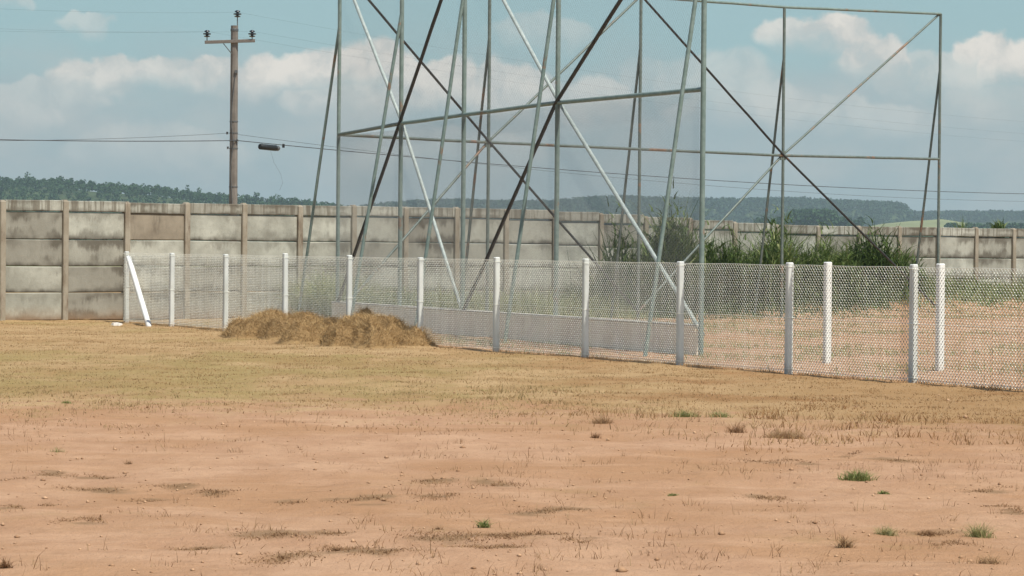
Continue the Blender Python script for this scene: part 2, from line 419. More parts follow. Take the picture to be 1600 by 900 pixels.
def woods(name, pts, hs, ws, leaf, per, mat_, seed=1, label=None, shape=1.0):
    """one crown of scattered leaf clumps per point"""
    r = np.random.default_rng(seed)
    n = len(pts); N = n*per
    base = np.repeat(pts, per, 0); H = np.repeat(hs, per); Wd = np.repeat(ws, per)
    th = r.random(N)*2*np.pi; u = r.random(N)                    # u: height in crown
    lob = np.repeat(r.random(n)*6.28, per)
    rad = np.sqrt(np.clip(1-(2*u-1)**2, 0.05, 1))*(0.75+.35*np.sin(3*th+lob))*np.power(r.random(N), .35)
    C = base+np.stack([rad*Wd*.5*np.cos(th), rad*Wd*.5*np.sin(th), H*(.30+.70*u**shape)], 1)
    ll = np.repeat(leaf*np.ones(n), per)*(.5+r.random(N))
    a = r.normal(size=(N,3)); a /= np.linalg.norm(a, axis=1)[:,None]
    b = np.cross(a, r.normal(size=(N,3))); b /= np.linalg.norm(b, axis=1)[:,None]
    a *= ll[:,None]; b *= ll[:,None]*.8
    V = np.stack([C-a, C+b, C+a, C-b], 1).reshape(-1,3)
    Q = np.arange(4*N).reshape(N,4)
    tint = np.repeat(np.clip(np.repeat(r.random(n), per)*.6+r.random(N)*.4, 0, 1), 4)
    o = np_mesh(name, V, Q, mat_, tint=tint); tag(o, label, kind='stuff' )
    return o
hill_g = plain('hill_grass', (0.06,0.085,0.035), .95, .1, 0, .3, .02)
field_g = plain('pale_field', (0.24,0.26,0.12), .95, .1, 0, .15, .02)
leafA = tint_mat('far_pine_leaves', (0.025,0.060,0.022), (0.055,0.105,0.040), rough=.9)
leafB = tint_mat('far_wood_leaves', (0.025,0.050,0.025), (0.045,0.085,0.038), rough=.9)
Y1 = 1900.
pA = [(-500,262),(-150,288),(0,292),(80,291),(160,300),(240,305),(320,315),(400,322),(470,326),(530,334),(620,355),(700,372)]
hA, zA = ridge('hills', Y1, pA, 260, hill_g)
r = np.random.default_rng(3)
n = 2600
X = r.uniform((-420-800)/F*Y1, (585-800)/F*Y1, n); Yv = r.uniform(Y1-230, Y1+60, n)
P = np.stack([X, Yv, zA(X, Yv)], 1); hs = r.uniform(3.2, 6.2, n)*(1+.45*(r.random(n) > .93)); 
woods('far_forest', P, hs, r.uniform(3.2,6,n), .55, 56, leafA, 4, 'dark pine wood along the left hilltop behind the wall')
Y2 = 3300.
pB = [(430,345),(560,333),(620,326),(700,322),(780,325),(860,324),(900,320),(960,317),(1060,320),(1150,321),(1250,320),(1340,325),(1402,327),(1409,333),(1418,352),(1500,362),(1700,375)]
hB, zB = ridge('hills', Y2, pB, 300, hill_g)
n = 5200
X = r.uniform((470-800)/F*Y2, (1408-800)/F*Y2, n); Yv = r.uniform(Y2-280, Y2+60, n)
P = np.stack([X, Yv, zB(X, Yv)], 1); px = X/Yv*F+800
woods('far_forest', P, r.uniform(6,8.5,n), r.uniform(5,10,n), 1.1, 26, leafB, 5, 'hazy plantation wood ending in a square edge on the middle hill')
Y3 = 3700.
pC = [(1300,352),(1380,347),(1440,341),(1500,340),(1560,340),(1640,342),(1900,350)]
hC, zC = ridge('hills', Y3, pC, 200, hill_g)
n = 1800
X = r.uniform((1390-800)/F*Y3, (1850-800)/F*Y3, n); Yv = r.uniform(Y3-60, Y3+60, n)
P = np.stack([X, Yv, zC(X, Yv)], 1)
woods('far_forest', P, r.uniform(5,9,n), r.uniform(5,11,n), 1.2, 26, leafB, 6, 'far blue wood beyond the pale field at the right')
Y4 = 2300.
pD = [(1240,372),(1330,362),(1380,350),(1420,346),(1470,343),(1500,348),(1560,356),(1700,365)]
hD, zD = ridge('hills', Y4, pD, 200, field_g)
n = 260
pxs = np.concatenate([r.normal(1268, 22, 110), r.uniform(1180,1345,70), r.uniform(1480,1600,80)])
Yv = r.uniform(1750, 1850, n); X = (pxs-800)/F*Yv
base = np.where(pxs < 1400, 352, 361); zb = EYE+(hor(pxs)-base)/F*Yv
P = np.stack([X, Yv, zb-2], 1)
hts = np.where(np.abs(pxs-1268) < 35, r.uniform(7,11,n), r.uniform(3.5,6.5,n))
nearG = np_mesh('hills', *(lambda g_: g_)((lambda xs, ys: (np.stack([np.repeat(xs,3), np.tile(ys,len(xs)), np.concatenate([[-12, EYE+(hor(800+x/1800*F)-(356 if x < 216 else 363))/F*1800-1, -12] for x in xs])],1), np.array([[i*3+j,(i+1)*3+j,(i+1)*3+j+1,i*3+j+1] for i in range(len(xs)-1) for j in (0,1)])))(np.linspace(40,330,60), np.array([1650.,1800.,1950.]))), hill_g, smooth=True); tag(nearG, kind='structure')
woods('far_forest', P, hts, hts*r.uniform(.8,1.3,n), .8, 90, leafA, 8, 'dark clumps of trees in front of the middle hill')

# ------------------------------------------------------------------ haze
hz = MB(); hz.box((0, 2300, 33), (9400, 5900, 98))
hm = bpy.data.materials.new('air'); hm.use_nodes = True; hm.node_tree.nodes.remove(hm.node_tree.nodes['Principled BSDF'])
pv = hm.node_tree.nodes.new('ShaderNodeVolumePrincipled'); pv.inputs['Density'].default_value = 0.00017; pv.inputs['Color'].default_value = (0.74,0.92,0.95,1); pv.inputs['Anisotropy'].default_value = 0.2
hm.node_tree.links.new(pv.outputs[0], hm.node_tree.nodes['Material Output'].inputs['Volume'])
ho = hz.build('haze', hm); tag(ho, kind='stuff')

# ------------------------------------------------------------------ precast wall
conc = make_concrete(); capc = make_concrete(True)
postc = make_concrete_simple('wall_post_concrete', (0.27,0.23,0.17), (0.38,0.34,0.265), (0.13,0.085,0.055), .85)
brownc = make_concrete_simple('brown_stained_concrete', (0.23,0.195,0.145), (0.33,0.285,0.215), (0.12,0.10,0.075), .85)
wall = empty('precast_wall', WA); tag(wall, 'long weathered precast concrete wall of stacked panels and posts across the back', 'wall')
PX = [3,99,196,291,380,467,551,631,711,789,866,938,1006,1074,1147,1213,1276,1340,1404,1464,1523,1582]
ts = [wall_point(p) for p in PX]
# even the spacing a little: fit with a smooth curve so that no bay is odd
ii = np.arange(len(ts)); co = np.polyfit(ii, ts, 3); ts2 = list(np.polyval(co, ii)*.6+np.array(ts)*.4)
dl = ts2[1]-ts2[0]; dr = ts2[-1]-ts2[-2]
ts2 = [ts2[0]-3*dl, ts2[0]-2*dl, ts2[0]-dl]+ts2+[ts2[-1]+dr*k for k in (1,2,3)]
Rw = Matrix.Rotation(math.atan2(WD.y, WD.x), 3, 'Z')
ROWS = [0.545, 0.515, 0.525, 0.54]; CAPH = .235; H0 = 2.31
rr = random.Random(5)
npan = 0
for i, t in enumerate(ts2):
    drop = wall_drop(t); p = WD*t
    mb = MB(); hh = H0+.015+rr.uniform(-.01,.025)
    mb.box((p.x, p.y, drop+hh/2-.2), (.125, .15, hh+.4), Rw)
    # a worn, slightly narrower head
    mb.box((p.x, p.y, drop+hh+.008), (.105, .13, .03), Rw, .8)
    # the edge strip that holds the panels
    mb.build('post', postc, wall, bevel=.012)
    if i == len(ts2)-1: break
    t2 = ts2[i+1]; L = (t2-t)-.10; pm = WD*((t+t2)/2); dm = (drop+wall_drop(t2))/2
    z = dm
    for k, h_ in enumerate(ROWS):
        jog = rr.uniform(-.008, .008); mb = MB()
        off = WNn*(-.01+rr.uniform(-.006,.006)); gap = .006+rr.uniform(0,.004)
        c = pm+off+Vector((0,0,z+h_/2))
        mb.box(c, (L, .045, h_-gap), Rw @ Matrix.Rotation(jog, 3, 'Y'))
        mm = brownc if (i == 5 and k == 3) else conc
        mb.build('panel', mm, wall, bevel=.016); npan += 1
        # dark packing behind the joint
        z += h_
    mb = MB(); c = pm+WNn*(.008)+Vector((0,0,z+CAPH/2+rr.uniform(-.01,.0)-(.015 if i == 5 else 0)))
    mb.box(c, (L, .06, CAPH-.02), Rw @ Matrix.Rotation(rr.uniform(-.009,.009), 3, 'Y'))
    mb.build('cap_panel', capc, wall, bevel=.012)
for ch in wall.children:
    pass

# ------------------------------------------------------------------ white mesh fence
white = make_concrete_simple('shaded_white_concrete', (0.56,0.59,0.56), (0.68,0.70,0.66), (0.40,0.40,0.34), .55, True)  # front posts: their shade is put into this greyer, bluish white
white2 = make_concrete_simple('sunlit_white_concrete', (0.74,0.76,0.72), (0.82,0.83,0.78), (0.56,0.53,0.45), .4, True)  # brighter copy: sunlight on the rear posts put into the colour
galv = plain('galvanised_wire', (0.84,0.85,0.76), .5, .5, .1, .1, 8)
galv_dark = plain('dull_net_wire', (0.20,0.22,0.215), .6, .3, .1, .1, 8)
FH = 1.364
def net(A, B, z0, z1, wd, hg, rad, knots=0.0, zb=(0,0), n0=Vector((0,0,0))):
    """diamond net of straight crossing wires between two points; returns (V, Q)"""
    A = np.array(A, float); B = np.array(B, float); D = B-A; D[2] = 0; L = np.linalg.norm(D); D /= L
    N = np.array([-D[1], D[0], 0]); H = z1-z0
    segs = []
    k = hg/wd
    for s_ in (1, -1):
        u0 = -H/k if s_ > 0 else 0; u1 = L if s_ > 0 else L+H/k
        us = np.arange(u0, u1, wd)
        for u in us:
            # v = k*s_*(U-u)
            a = (u, 0); b = (u+s_*H/k, H)
            (xa, va), (xb, vb) = a, b
            if xa > xb: xa, va, xb, vb = xb, vb, xa, va
            if xb <= 0 or xa >= L: continue
            if xa < 0: va += (vb-va)*(0-xa)/(xb-xa); xa = 0
            if xb > L: vb -= (vb-va)*(xb-L)/(xb-xa); xb = L
            segs.append((xa, va, xb, vb, s_))
    S = np.array(segs); P = A[None]+D[None]*S[:,0:1]; P[:,2] = A[2]+z0+S[:,1]; Q_ = A[None]+D[None]*S[:,2:3]; Q_[:,2] = A[2]+z0+S[:,3]
    side = N[None]*(S[:,4:5]*rad*.8)
    P += side; Q_ += side
    d = Q_-P; d /= np.maximum(np.linalg.norm(d, axis=1), 1e-6)[:,None]
    e1 = np.repeat(N[None], len(d), 0); e2 = np.cross(d, e1)
    ring = [(e1*math.cos(a)+e2*math.sin(a))*rad for a in (.785,2.356,3.927,5.498)]
    V = np.stack([P+q for q in ring]+[Q_+q for q in ring], 1).reshape(-1,3)
    base = np.arange(len(S))[:,None]*8
    fs = np.array([[0,1,5,4],[1,2,6,5],[2,3,7,6],[3,0,4,7]])
    Fq = (base[:,None,:]+fs[None]).reshape(-1,4)
    if knots:
        nu = int(L/wd)*2; nv = int(H/(hg/2))
        uu, vv = np.meshgrid(np.arange(nu)*wd/2, np.arange(nv)*hg/2)
        iu, iv = np.meshgrid(np.arange(nu), np.arange(nv))
        m_ = ((iu+iv) % 2) == 0
        # crossings lie where u is congruent with both families
        ph = (-H/k) % wd
        cu = uu[m_]; cv = vv[m_]
        C = A[None]+D[None]*cu[:,None]; C[:,2] = A[2]+z0+cv
        kk = knots; dirs = np.array([D*kk, [0,0,kk*1.25], -D*kk, [0,0,-kk*1.25], N*kk, -N*kk])
        VK = (C[:,None,:]+dirs[None]).reshape(-1,3)
        fk = np.array([[0,1,4,4],[1,2,4,4],[2,3,4,4],[3,0,4,4],[1,0,5,5],[2,1,5,5],[3,2,5,5],[0,3,5,5]])
        # as quads built from two triangles sharing the ridge
        fk = np.array([[0,1,2,4],[2,3,0,4],[0,5,2,1],[2,5,0,3]])
        FK = (np.arange(len(C))[:,None,None]*6+fk[None]).reshape(-1,4)+len(V)
        V = np.concatenate([V, VK]); Fq = np.concatenate([Fq, FK])
    return V, Fq
fence = empty('mesh_fence', first_post); tag(fence, 'low white-posted wire mesh fence running from the wall towards the right front', 'fence')
IF = Vector(first_post)
Rf = Matrix.Rotation(math.atan2(FD.y, FD.x), 3, 'Z')
rr = random.Random(9)
def fence_post(mb, p, h=FH, w=.098, lean=0.0):
    rot = Rf @ Matrix.Rotation(lean, 3, 'Y')
    mb.box(Vector(p)+Vector((0,0,h/2-.15)), (w, w, h+.3), rot, .93)
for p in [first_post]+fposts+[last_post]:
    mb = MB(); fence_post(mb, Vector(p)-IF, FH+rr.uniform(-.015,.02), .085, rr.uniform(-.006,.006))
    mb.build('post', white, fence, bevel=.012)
mb = MB(); b0 = at(201, 403, first_post.y-.30)-IF; b1 = gnd(234, 510)-IF
mb.tube([b0, b1-Vector((0,0,.05))], .052, 10); mb.build('brace', white2, fence, smooth=True)
FRT = -FN*.062
for p in [first_post]+fposts+[last_post]:
    for zz in (.06, FH*.5, FH-.05):
        mb = MB(); q = Vector(p)-IF+Vector((0,0,zz)); pts = []
        for k in range(5):
            a_ = (k+.5)*math.pi/2; pts.append(q+Rf @ Vector((math.cos(a_)*.070, math.sin(a_)*.070, rr.uniform(-.008,.008))))
        mb.tube(pts, .0028, 5); mb.build('wire_tie', galv, fence)
V, Q = net(first_post+FRT-IF, last_post+FRT+FD*.2-IF, .02, FH-.03, .060, .060, .0019, .0112)
np_mesh('wire_mesh', V, Q, galv, fence)
for zz in (FH-.03, FH*.5, .04):
    mb = MB(); a = first_post+FRT*1.06-IF; b_ = last_post+FRT*1.06+FD*.2-IF; pts = []
    for k in range(60):
        t = k/59; q = a.lerp(b_, t); pts.append(q+Vector((0,0,zz+.004*math.sin(k*1.7))))
    mb.tube(pts, .0026, 5); mb.build('tension_wire', galv, fence)

for px, by, lb in ((1292,571,'bright white square post standing alone behind the mesh fence, nearer the weeds'),
                   (1468,581,'bright white square post behind the mesh fence, furthest right of all')):
    p = gnd(px, by); mb = MB(); mb.box((0,0,FH/2-.15), (.093,.093,FH+.3), Rf, .96)
    o = mb.build('fence_post', white2, bevel=.012); o.location = p; tag(o, lb, 'post', 'loose white posts behind the fence')

# ------------------------------------------------------------------ tall pipe backstop
green = make_pipe('grey_green_pipe', (0.16,0.225,0.20), (0.23,0.30,0.27), .0)
rusty = make_pipe('rusty_pipe', (0.11,0.145,0.125), (0.17,0.205,0.18), .02)
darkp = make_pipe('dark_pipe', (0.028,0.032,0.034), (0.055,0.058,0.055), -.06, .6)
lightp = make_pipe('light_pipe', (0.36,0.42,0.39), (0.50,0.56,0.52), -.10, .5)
BS = gnd(527, 383+0.0085*(527-800)+81.5*EYE)
back = empty('pipe_backstop', BS); tag(back, 'tall two-winged pipe backstop frame with crossed braces and raking props', 'backstop')
def S_near(px): return 81.5+(110-81.5)*(px-527)/(1095-527)
def S_far(px): return 81.5+(67.3-81.5)*(px-527)/(1465-527)
near = [(527,210.5),(624,193),(722,179.5),(868,160.5),(1095,139.5)]
farw = [(527,210.5),(761,222.5),(997,233),(1221,243),(1465,248.5)]
def build_wing(lst, S, rad, m_post, tops=None):
    out = []
    for i, (px, my) in enumerate(lst):
        Y = F/S(px); b = at(px, hor(px)+EYE*S(px), Y); b.z = 0
        m = at(px, my, Y); zt = EYE+5.45
        t = Vector((m.x, m.y, m.z)); zt = tops[i] if tops else zt
        out.append((b, Vector((b.x, b.y, m.z)), Vector((b.x, b.y, zt))))
    return out
nw = build_wing(near, S_near, .045, green)
ft = [EYE+5.40, EYE+5.40, EYE+5.27, EYE+5.30, EYE+5.44]
ft = [EYE+(hor(p)-q)/S_far(p) for p, q in ((527,-50),(761,-25),(997,-5),(1221,11.5),(1465,22))]
nw = [(a, b, Vector((c.x, c.y, ft[0]+.02*i))) for i, (a, b, c) in enumerate(nw)]
fw = build_wing(farw, S_far, .04, rusty, ft)
def pipe(name, a, b, r_, m_, wob=.0):
    mb = MB(); a = a-BS; b = b-BS; n_ = 8
    pts = [a.lerp(b, k/n_)+Vector((random.uniform(-wob,wob), random.uniform(-wob,wob), random.uniform(-wob,wob) if 0 < k < n_ else 0)) for k in range(n_+1)]
    mb.tube(pts, r_, 10); return mb.build(name, m_, back, smooth=True)
for i, (b, m, t) in enumerate(nw):
    pipe('post', b-Vector((0,0,.2)), t, .040 if i else .036, green, .002)
for i, (b, m, t) in enumerate(fw[1:]):
    pipe('post', b-Vector((0,0,.2)), t, .034, rusty, .003)
off = Vector((-.93,-.36,0))*.0
for i in range(4):
    o1 = pipe('mid_rail', nw[i][1], nw[i+1][1], .034, rusty if i < 1 else green, .002)
    pipe('top_rail', nw[i][2], nw[i+1][2], .034, green, .002)
    pipe('mid_rail', fw[i][1], fw[i+1][1], .030, rusty, .003)
    pipe('top_rail', fw[i][2], fw[i+1][2], .030, green, .003)
ln = Vector((-.93,-.36,0)); lf = Vector((-.70,.71,0))
kz = Vector((0,0,.42))
def cross(w, i, r_, mA, mB, n_, zlow):
    off = n_*(-.03)
    c = w[i+1][1]
    lo0 = w[i][0]+zlow; lo1 = w[i+2][0]+zlow
    # arms are bolted to the middle post on each side of the rail
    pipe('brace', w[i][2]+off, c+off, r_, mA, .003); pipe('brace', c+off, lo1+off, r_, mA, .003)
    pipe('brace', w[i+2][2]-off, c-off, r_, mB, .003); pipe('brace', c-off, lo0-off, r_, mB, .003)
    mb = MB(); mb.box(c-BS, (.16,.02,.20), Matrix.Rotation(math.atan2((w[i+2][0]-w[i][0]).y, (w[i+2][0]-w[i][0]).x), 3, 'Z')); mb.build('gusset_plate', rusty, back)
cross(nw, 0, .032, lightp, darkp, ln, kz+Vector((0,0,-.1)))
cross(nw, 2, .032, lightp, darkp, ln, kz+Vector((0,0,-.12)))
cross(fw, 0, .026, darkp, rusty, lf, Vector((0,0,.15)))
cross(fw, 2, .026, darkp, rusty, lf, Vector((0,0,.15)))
PT = EYE+4.2
for i, (b, m, t) in enumerate(nw[1:]):
    pipe('prop', Vector((b.x, b.y, PT+(.25 if i in (1,2,3) else 0))), b+ln*(.98 if i == 0 else .88)-Vector((0,0,.1)), .031, green, .003)
for i, (b, m, t) in enumerate(fw):
    pipe('prop', Vector((b.x, b.y, PT)), b+lf*(1.2 if i == 0 else .8)-Vector((0,0,.1)), .028, rusty if i else green, .003)
# netting tied to the near wing
for i in range(4):
    a, b_ = nw[i][0]+ln*.05-BS, nw[i+1][0]+ln*.05-BS
    zm = min(nw[i][1].z, nw[i+1][1].z)
    V, Q = net(a, b_, .42, zm-.02, .05, .05, .0013); o = np_mesh('netting', V, Q, galv_dark, back)
    V, Q = net(a, b_, zm+.03, nw[i][2].z-.05, .08, .08, .0008); np_mesh('netting', V, Q, galv_dark, back)

# low concrete kerb wall under the near wing
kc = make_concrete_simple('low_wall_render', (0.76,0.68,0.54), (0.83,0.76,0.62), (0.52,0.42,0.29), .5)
kw = MB(); a = nw[0][0]-(nw[1][0]-nw[0][0]).normalized()*.15; b = nw[4][0]-(nw[4][0]-nw[3][0]).normalized()*.15
D = (b-a).normalized(); Rk = Matrix.Rotation(math.atan2(D.y, D.x), 3, 'Z'); Lk = (b-a).length
kroot = empty('low_wall', a); tag(kroot, 'low rendered concrete wall under the mesh wing of the backstop', 'wall')
nseg = 6
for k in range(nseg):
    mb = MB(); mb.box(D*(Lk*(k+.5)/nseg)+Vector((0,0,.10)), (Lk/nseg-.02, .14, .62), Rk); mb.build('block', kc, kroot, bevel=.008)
mb = MB(); mb.box(D*(Lk/2)+Vector((0,0,.427)), (Lk+.02, .165, .03), Rk); mb.build('coping', plain('pale_coping', (.58,.55,.48), .9), kroot, bevel=.006)

# ------------------------------------------------------------------ power pole and cables
SP = 40.0; YP = F/SP
wood = make_concrete_simple('grey_brown_pole', (0.16,0.145,0.125), (0.225,0.205,0.18), (0.09,0.075,0.062), .7)
ins = plain('dark_glazed_insulator', (0.018,0.022,0.025), .25, .6)
steel = plain('grey_hardware', (0.12,0.13,0.13), .6, .4, .4)
pb = at(363.5, hor(363)+EYE*SP, YP); pb.z = -1.0
ptop = at(365.5, 40, YP)
pole = empty('utility_pole', pb); tag(pole, 'weathered brown utility pole with one crossarm and three dark insulators behind the wall', 'pole')
Hp = ptop.z-pb.z
mb = MB(); n_ = 10
tiltx = 0.0
for k in range(1):
    pts = [Vector((0,0,0)), Vector((0,0,Hp*.35)), Vector((.0,0,Hp*.7)), Vector((0,0,Hp))]
    mb.tube(pts, .2, 8, radii=[.178,.172,.158,.146])
mb.build('shaft', wood, pole, bevel=0)
def pl(px, py, dy=0.0): return at(px, py, YP+dy)-pb
arm = MB(); a = pl(320, 66, -.17); b = pl(398.5, 63.5, -.17); c = (a+b)/2; d = (b-a)
arm.box(c, (d.length, .10, .125), Matrix.Rotation(-math.atan2(d.z, d.x), 3, 'Y'))
arm_o = arm.build('crossarm', plain('grey_timber', (.17,.15,.13), .85), pole, bevel=.01)
mb = MB(); mb.tube([pl(349,68,-.17), pl(362,84,-.17)], .018, 6); mb.build('arm_brace', steel, pole)
mb = MB(); mb.lathe([(.151,0),(.157,.01),(.157,.09),(.151,.10)], (0,0,Hp-.22), 12); mb.build('band', steel, pole)
INS = [(323.5,62,53),(394,60,53),(371,40,22)]
for px, y0, y1 in INS:
    base = pl(px, y0, -.17 if px != 371 else 0); top = pl(px, y1, -.17 if px != 371 else 0)
    mb = MB(); mb.tube([base-Vector((0,0,.05 if px != 371 else .35)), top], .022, 6); pin = mb.build('insulator_pin', steel, pole)
    mb = MB(); z0 = -.09
    mb.lathe([(.03,-.13),(.115,-.11),(.12,-.08),(.05,-.06),(.05,-.04),(.155,-.02),(.155,.02),(.05,.04),(.05,.06),(.11,.08),(.10,.12),(.04,.15)], top, 14)
    mb.build('insulator', ins, pin, smooth=True)
for px, py in ((369,112),):
    mb = MB(); mb.box(pl(px,py,-.15), (.10,.12,.12)); mb.build('bracket', steel, pole)
for py, w in ((190,.17),(208,.17),(220,.17),(232,.17),(292,.18)):
    mb = MB(); zz = pl(362, py).z; rr_ = .178-.032*(zz/Hp)
    mb.lathe([(rr_-.002,-.02),(rr_+.012,-.018),(rr_+.012,.018),(rr_-.002,.02)], (0,0,zz), 12); mb.build('band', steel, pole)
for px, py in ((355,208),(370.5,220),(356,231)):
    mb = MB(); mb.lathe([(.02,-.05),(.05,-.04),(.03,0),(.05,.04),(.02,.05)], pl(px,py,-.12), 8); mb.build('spool_insulator', ins, pole)
mb = MB(); mb.tube([pl(368,111,-.16), pl(364,150,-.19), pl(361,190,-.2), pl(365,222,-.2), pl(360,262,-.2), pl(363,318,-.2)], .016, 5); mb.build('down_lead', steel, pole)

cable_m = plain('weathered_cable', (0.07,0.075,0.078), .7)
wdir = Vector((40,56,0)).normalized()
def cable(name, p0, px1, py1, Y1_, sag, rad, label, group=None, ext=1.0, left=None):
    """from the far pole side through the pole point p0 to the neighbouring spans"""
    mb = MB(); pts = []
    p1 = at(px1, py1, Y1_)
    nseg = 40
    def span(a, b, sg):
        return [a.lerp(b, k/nseg)-Vector((0,0,4*sg*(k/nseg)*(1-k/nseg))) for k in range(nseg+1)]
    if left is not None:
        q, sg = left
        pts += list(reversed(span(p0, q, sg)))[:-1]
    pts += span(p0, p1, sag)
    mb.v = []; c0 = p0.copy()
    mb.tube([p-c0 for p in pts], rad, 5)
    o = mb.build(name, cable_m); o.location = c0
    tag(o, label, 'cable', group); return o
def Lp(py_at0, H, sag):                      # neighbour pole out to the left
    return Vector((pb.x-wdir.x*38, YP-wdir.y*38, H))
RY = 196.; 
def rend(px0, py0, H): 
    return Vector((pb.x+wdir.x*84, YP+wdir.y*84, H))
def cable2(p0, HR, sagR, HL, sagL, rad, label, group):
    off = p0-Vector((pb.x, YP, p0.z)); off.z = 0
    mb = MB(); nseg = 40; pts = []
    q = Vector((pb.x-wdir.x*38, YP-wdir.y*38, HL))+off; p1 = Vector((pb.x+wdir.x*84, YP+wdir.y*84, HR))+off
    sp = lambda a, b, sg: [a.lerp(b, k/nseg)-Vector((0,0,4*sg*(k/nseg)*(1-k/nseg))) for k in range(nseg+1)]
    pts = list(reversed(sp(p0, q, sagL)))[:-1]+sp(p0, p1, sagR)
    mb.tube([p-p0 for p in pts], rad, 5); o = mb.build('overhead_wire', cable_m); o.location = p0; tag(o, label, 'wire', group)
    return pts
G_ = 'thin overhead wires strung on the pole insulators'
cable2(at(371,19,YP), 8.9, .75, 9.9, .55, .0022, 'faint overhead wire held by the insulator on the very tip of the pole', G_)
cable2(at(394,49,YP-.17), 8.15, .7, 9.2, .55, .0022, 'faint overhead wire on the insulator at the right end of the crossarm', G_)
cable2(at(323.5,49,YP-.17), 7.75, .7, 9.1, .55, .0022, 'faint overhead wire on the insulator at the left end of the crossarm', G_)
lowpts = cable2(at(370,219.5,YP-.15), 4.9, .55, 5.35, .35, .016, 'dark low cable carrying the black splice case beside the pole', None)
cable2(at(356,208,YP-.15), 4.5, .8, 5.2, .55, .007, 'thinner slack low cable leaving the pole just above the dark cable', None)
# splice case hanging from the low cable
def on_low(px):
    best = min(lowpts, key=lambda q: abs(q.x/q.y*F+800-px)); 
    j = lowpts.index(best); 
    for k in range(len(lowpts)-1):
        a, b = lowpts[k], lowpts[k+1]; xa, xb = a.x/a.y*F+800, b.x/b.y*F+800
        if xa <= px <= xb: return a.lerp(b, (px-xa)/(xb-xa))
    return best
ca, cb = on_low(404), on_low(434)
sc = empty('splice_case', (ca+cb)/2); tag(sc, 'black cylindrical cable splice case hanging from the low cable right of the pole', 'splice case')
C0 = (ca+cb)/2; dv = (cb-ca); dn = dv.normalized()
dz = Vector((0,0,-.15))
mb = MB(); Lc = dv.length
mb.tube([ca-C0+dz, ca-C0+dz+dn*.03, cb-C0+dz-dn*.2], .1, 12, radii=[.085,.115,.115]); mb.build('body', plain('black_case', (.015,.018,.018), .5), sc, smooth=True)
mb = MB(); mb.tube([cb-C0+dz-dn*.21, cb-C0+dz-dn*.06, cb-C0+dz], .1, 12, radii=[.105,.105,.07]); mb.build('end_cap', plain('grey_case_end', (.10,.11,.11), .6), sc, smooth=True)
for f_ in (.12,.85):
    mb = MB(); mb.tube([ca.lerp(cb,f_)-C0, ca.lerp(cb,f_)-C0+dz*.6], .014, 5); mb.build('hanger', steel, sc)
mb = MB(); e = ca.lerp(cb,.55)-C0+dz*1.6; mb.tube([e, e+Vector((.15,0,-.5)), e+Vector((.42,0,-.95)), e+Vector((.5,0,-1.3)), e+Vector((.38,0,-1.6))], .0035, 4); mb.build('loose_wire', steel, sc)
cl = on_low(441); mb = MB(); mb.box((0,0,-.03), (.1,.08,.15)); o = mb.build('cable_clamp', plain('black_clamp', (.02,.02,.02), .5), bevel=.01); o.location = cl; tag(o, 'tiny black clamp on the low cable right of the splice case', 'clamp')

# ------------------------------------------------------------------ blades of grass (numpy)
def blades(P, h, w, lean, tint, seed=0, segs=2, heading=None):
    """P (n,3) roots. returns V, Q, tint"""
    r = np.random.default_rng(seed); n = len(P)
    th = r.random(n)*2*np.pi if heading is None else heading
    d = np.stack([np.cos(th), np.sin(th), np.zeros(n)], 1)
    fa = r.random(n)*2*np.pi; s = np.stack([np.cos(fa), np.sin(fa), np.zeros(n)], 1)
    rows = []
    for k in range(segs+1):
        t = k/segs; wk = w*(1-t)**.8+w*.08
        c = P+d*(lean*h*t**1.7)[:,None]; c[:,2] += h*(t-.35*np.minimum(lean,1.2)*t*t)
        rows += [c-s*wk[:,None]*.5, c+s*wk[:,None]*.5]
    V = np.stack(rows, 1).reshape(-1,3); m = 2*(segs+1)
    base = np.arange(n)[:,None,None]*m
    fs = np.array([[2*k,2*k+1,2*k+3,2*k+2] for k in range(segs)])[None]
    return V, (base+fs).reshape(-1,4), np.repeat(tint, m)
straw_m = tint_mat('dry_grass_blades', (0.32,0.175,0.075), (0.46,0.32,0.165), (0.27,0.25,0.095), .85, .4)
green_m = tint_mat('green_grass_blades', (0.16,0.19,0.06), (0.26,0.29,0.10), (0.37,0.33,0.16), .7, .35)
deadm = tint_mat('dead_turf_blades', (0.25,0.140,0.070), (0.35,0.215,0.115), (0.40,0.28,0.15), .9, .3)

# dry turf between bare soil and fence
n = 260000
Yv = 24+ (66-24)*r.random(n)**0.9; X = (r.random(n)*2-1)*(Yv*.178)
edge = Yv-(29.2-.75*np.maximum(X,0))+(vnoise(X, Yv, .9, 4)-.5)*9
fd = (X-FA.x)*FN.x+(Yv-FA.y)*FN.y
dist = (X-WAa[0])*WNa[0]+(Yv-WAa[1])*WNa[1]
cl_ = vnoise(X, Yv, 3.0, 3)
keep = (r.random(n) < sstep(edge, -2.6, 4.0)*(.35+sstep(vnoise(X, Yv, 2.6, 3), .40, .6))) & (fd < .15) & (dist > .15) & (r.random(n) < .25+sstep(cl_, .35, .62))
X, Yv, edge, cl_, fd = X[keep], Yv[keep], edge[keep], cl_[keep], fd[keep]; n = len(X)
tall = sstep(vnoise(X, Yv, .8, 3), .38, .62)*(1-sstep(edge, 2.0, 6.0))*(.25+sstep(X, -1.5, 1.5))
h = r.uniform(.014,.036,n)*(1+1.8*tall)+.05*(np.abs(fd) < .25)*r.random(n)
gr = .6*sstep(vnoise(X*1.0, Yv*.45, .55, 5)+.12*sstep(Yv,30.5,33)*(1-sstep(Yv,41,48))*sstep(-X,-1.5,2), .5, .64)*(.3+.7*sstep(-X, -3, 1))
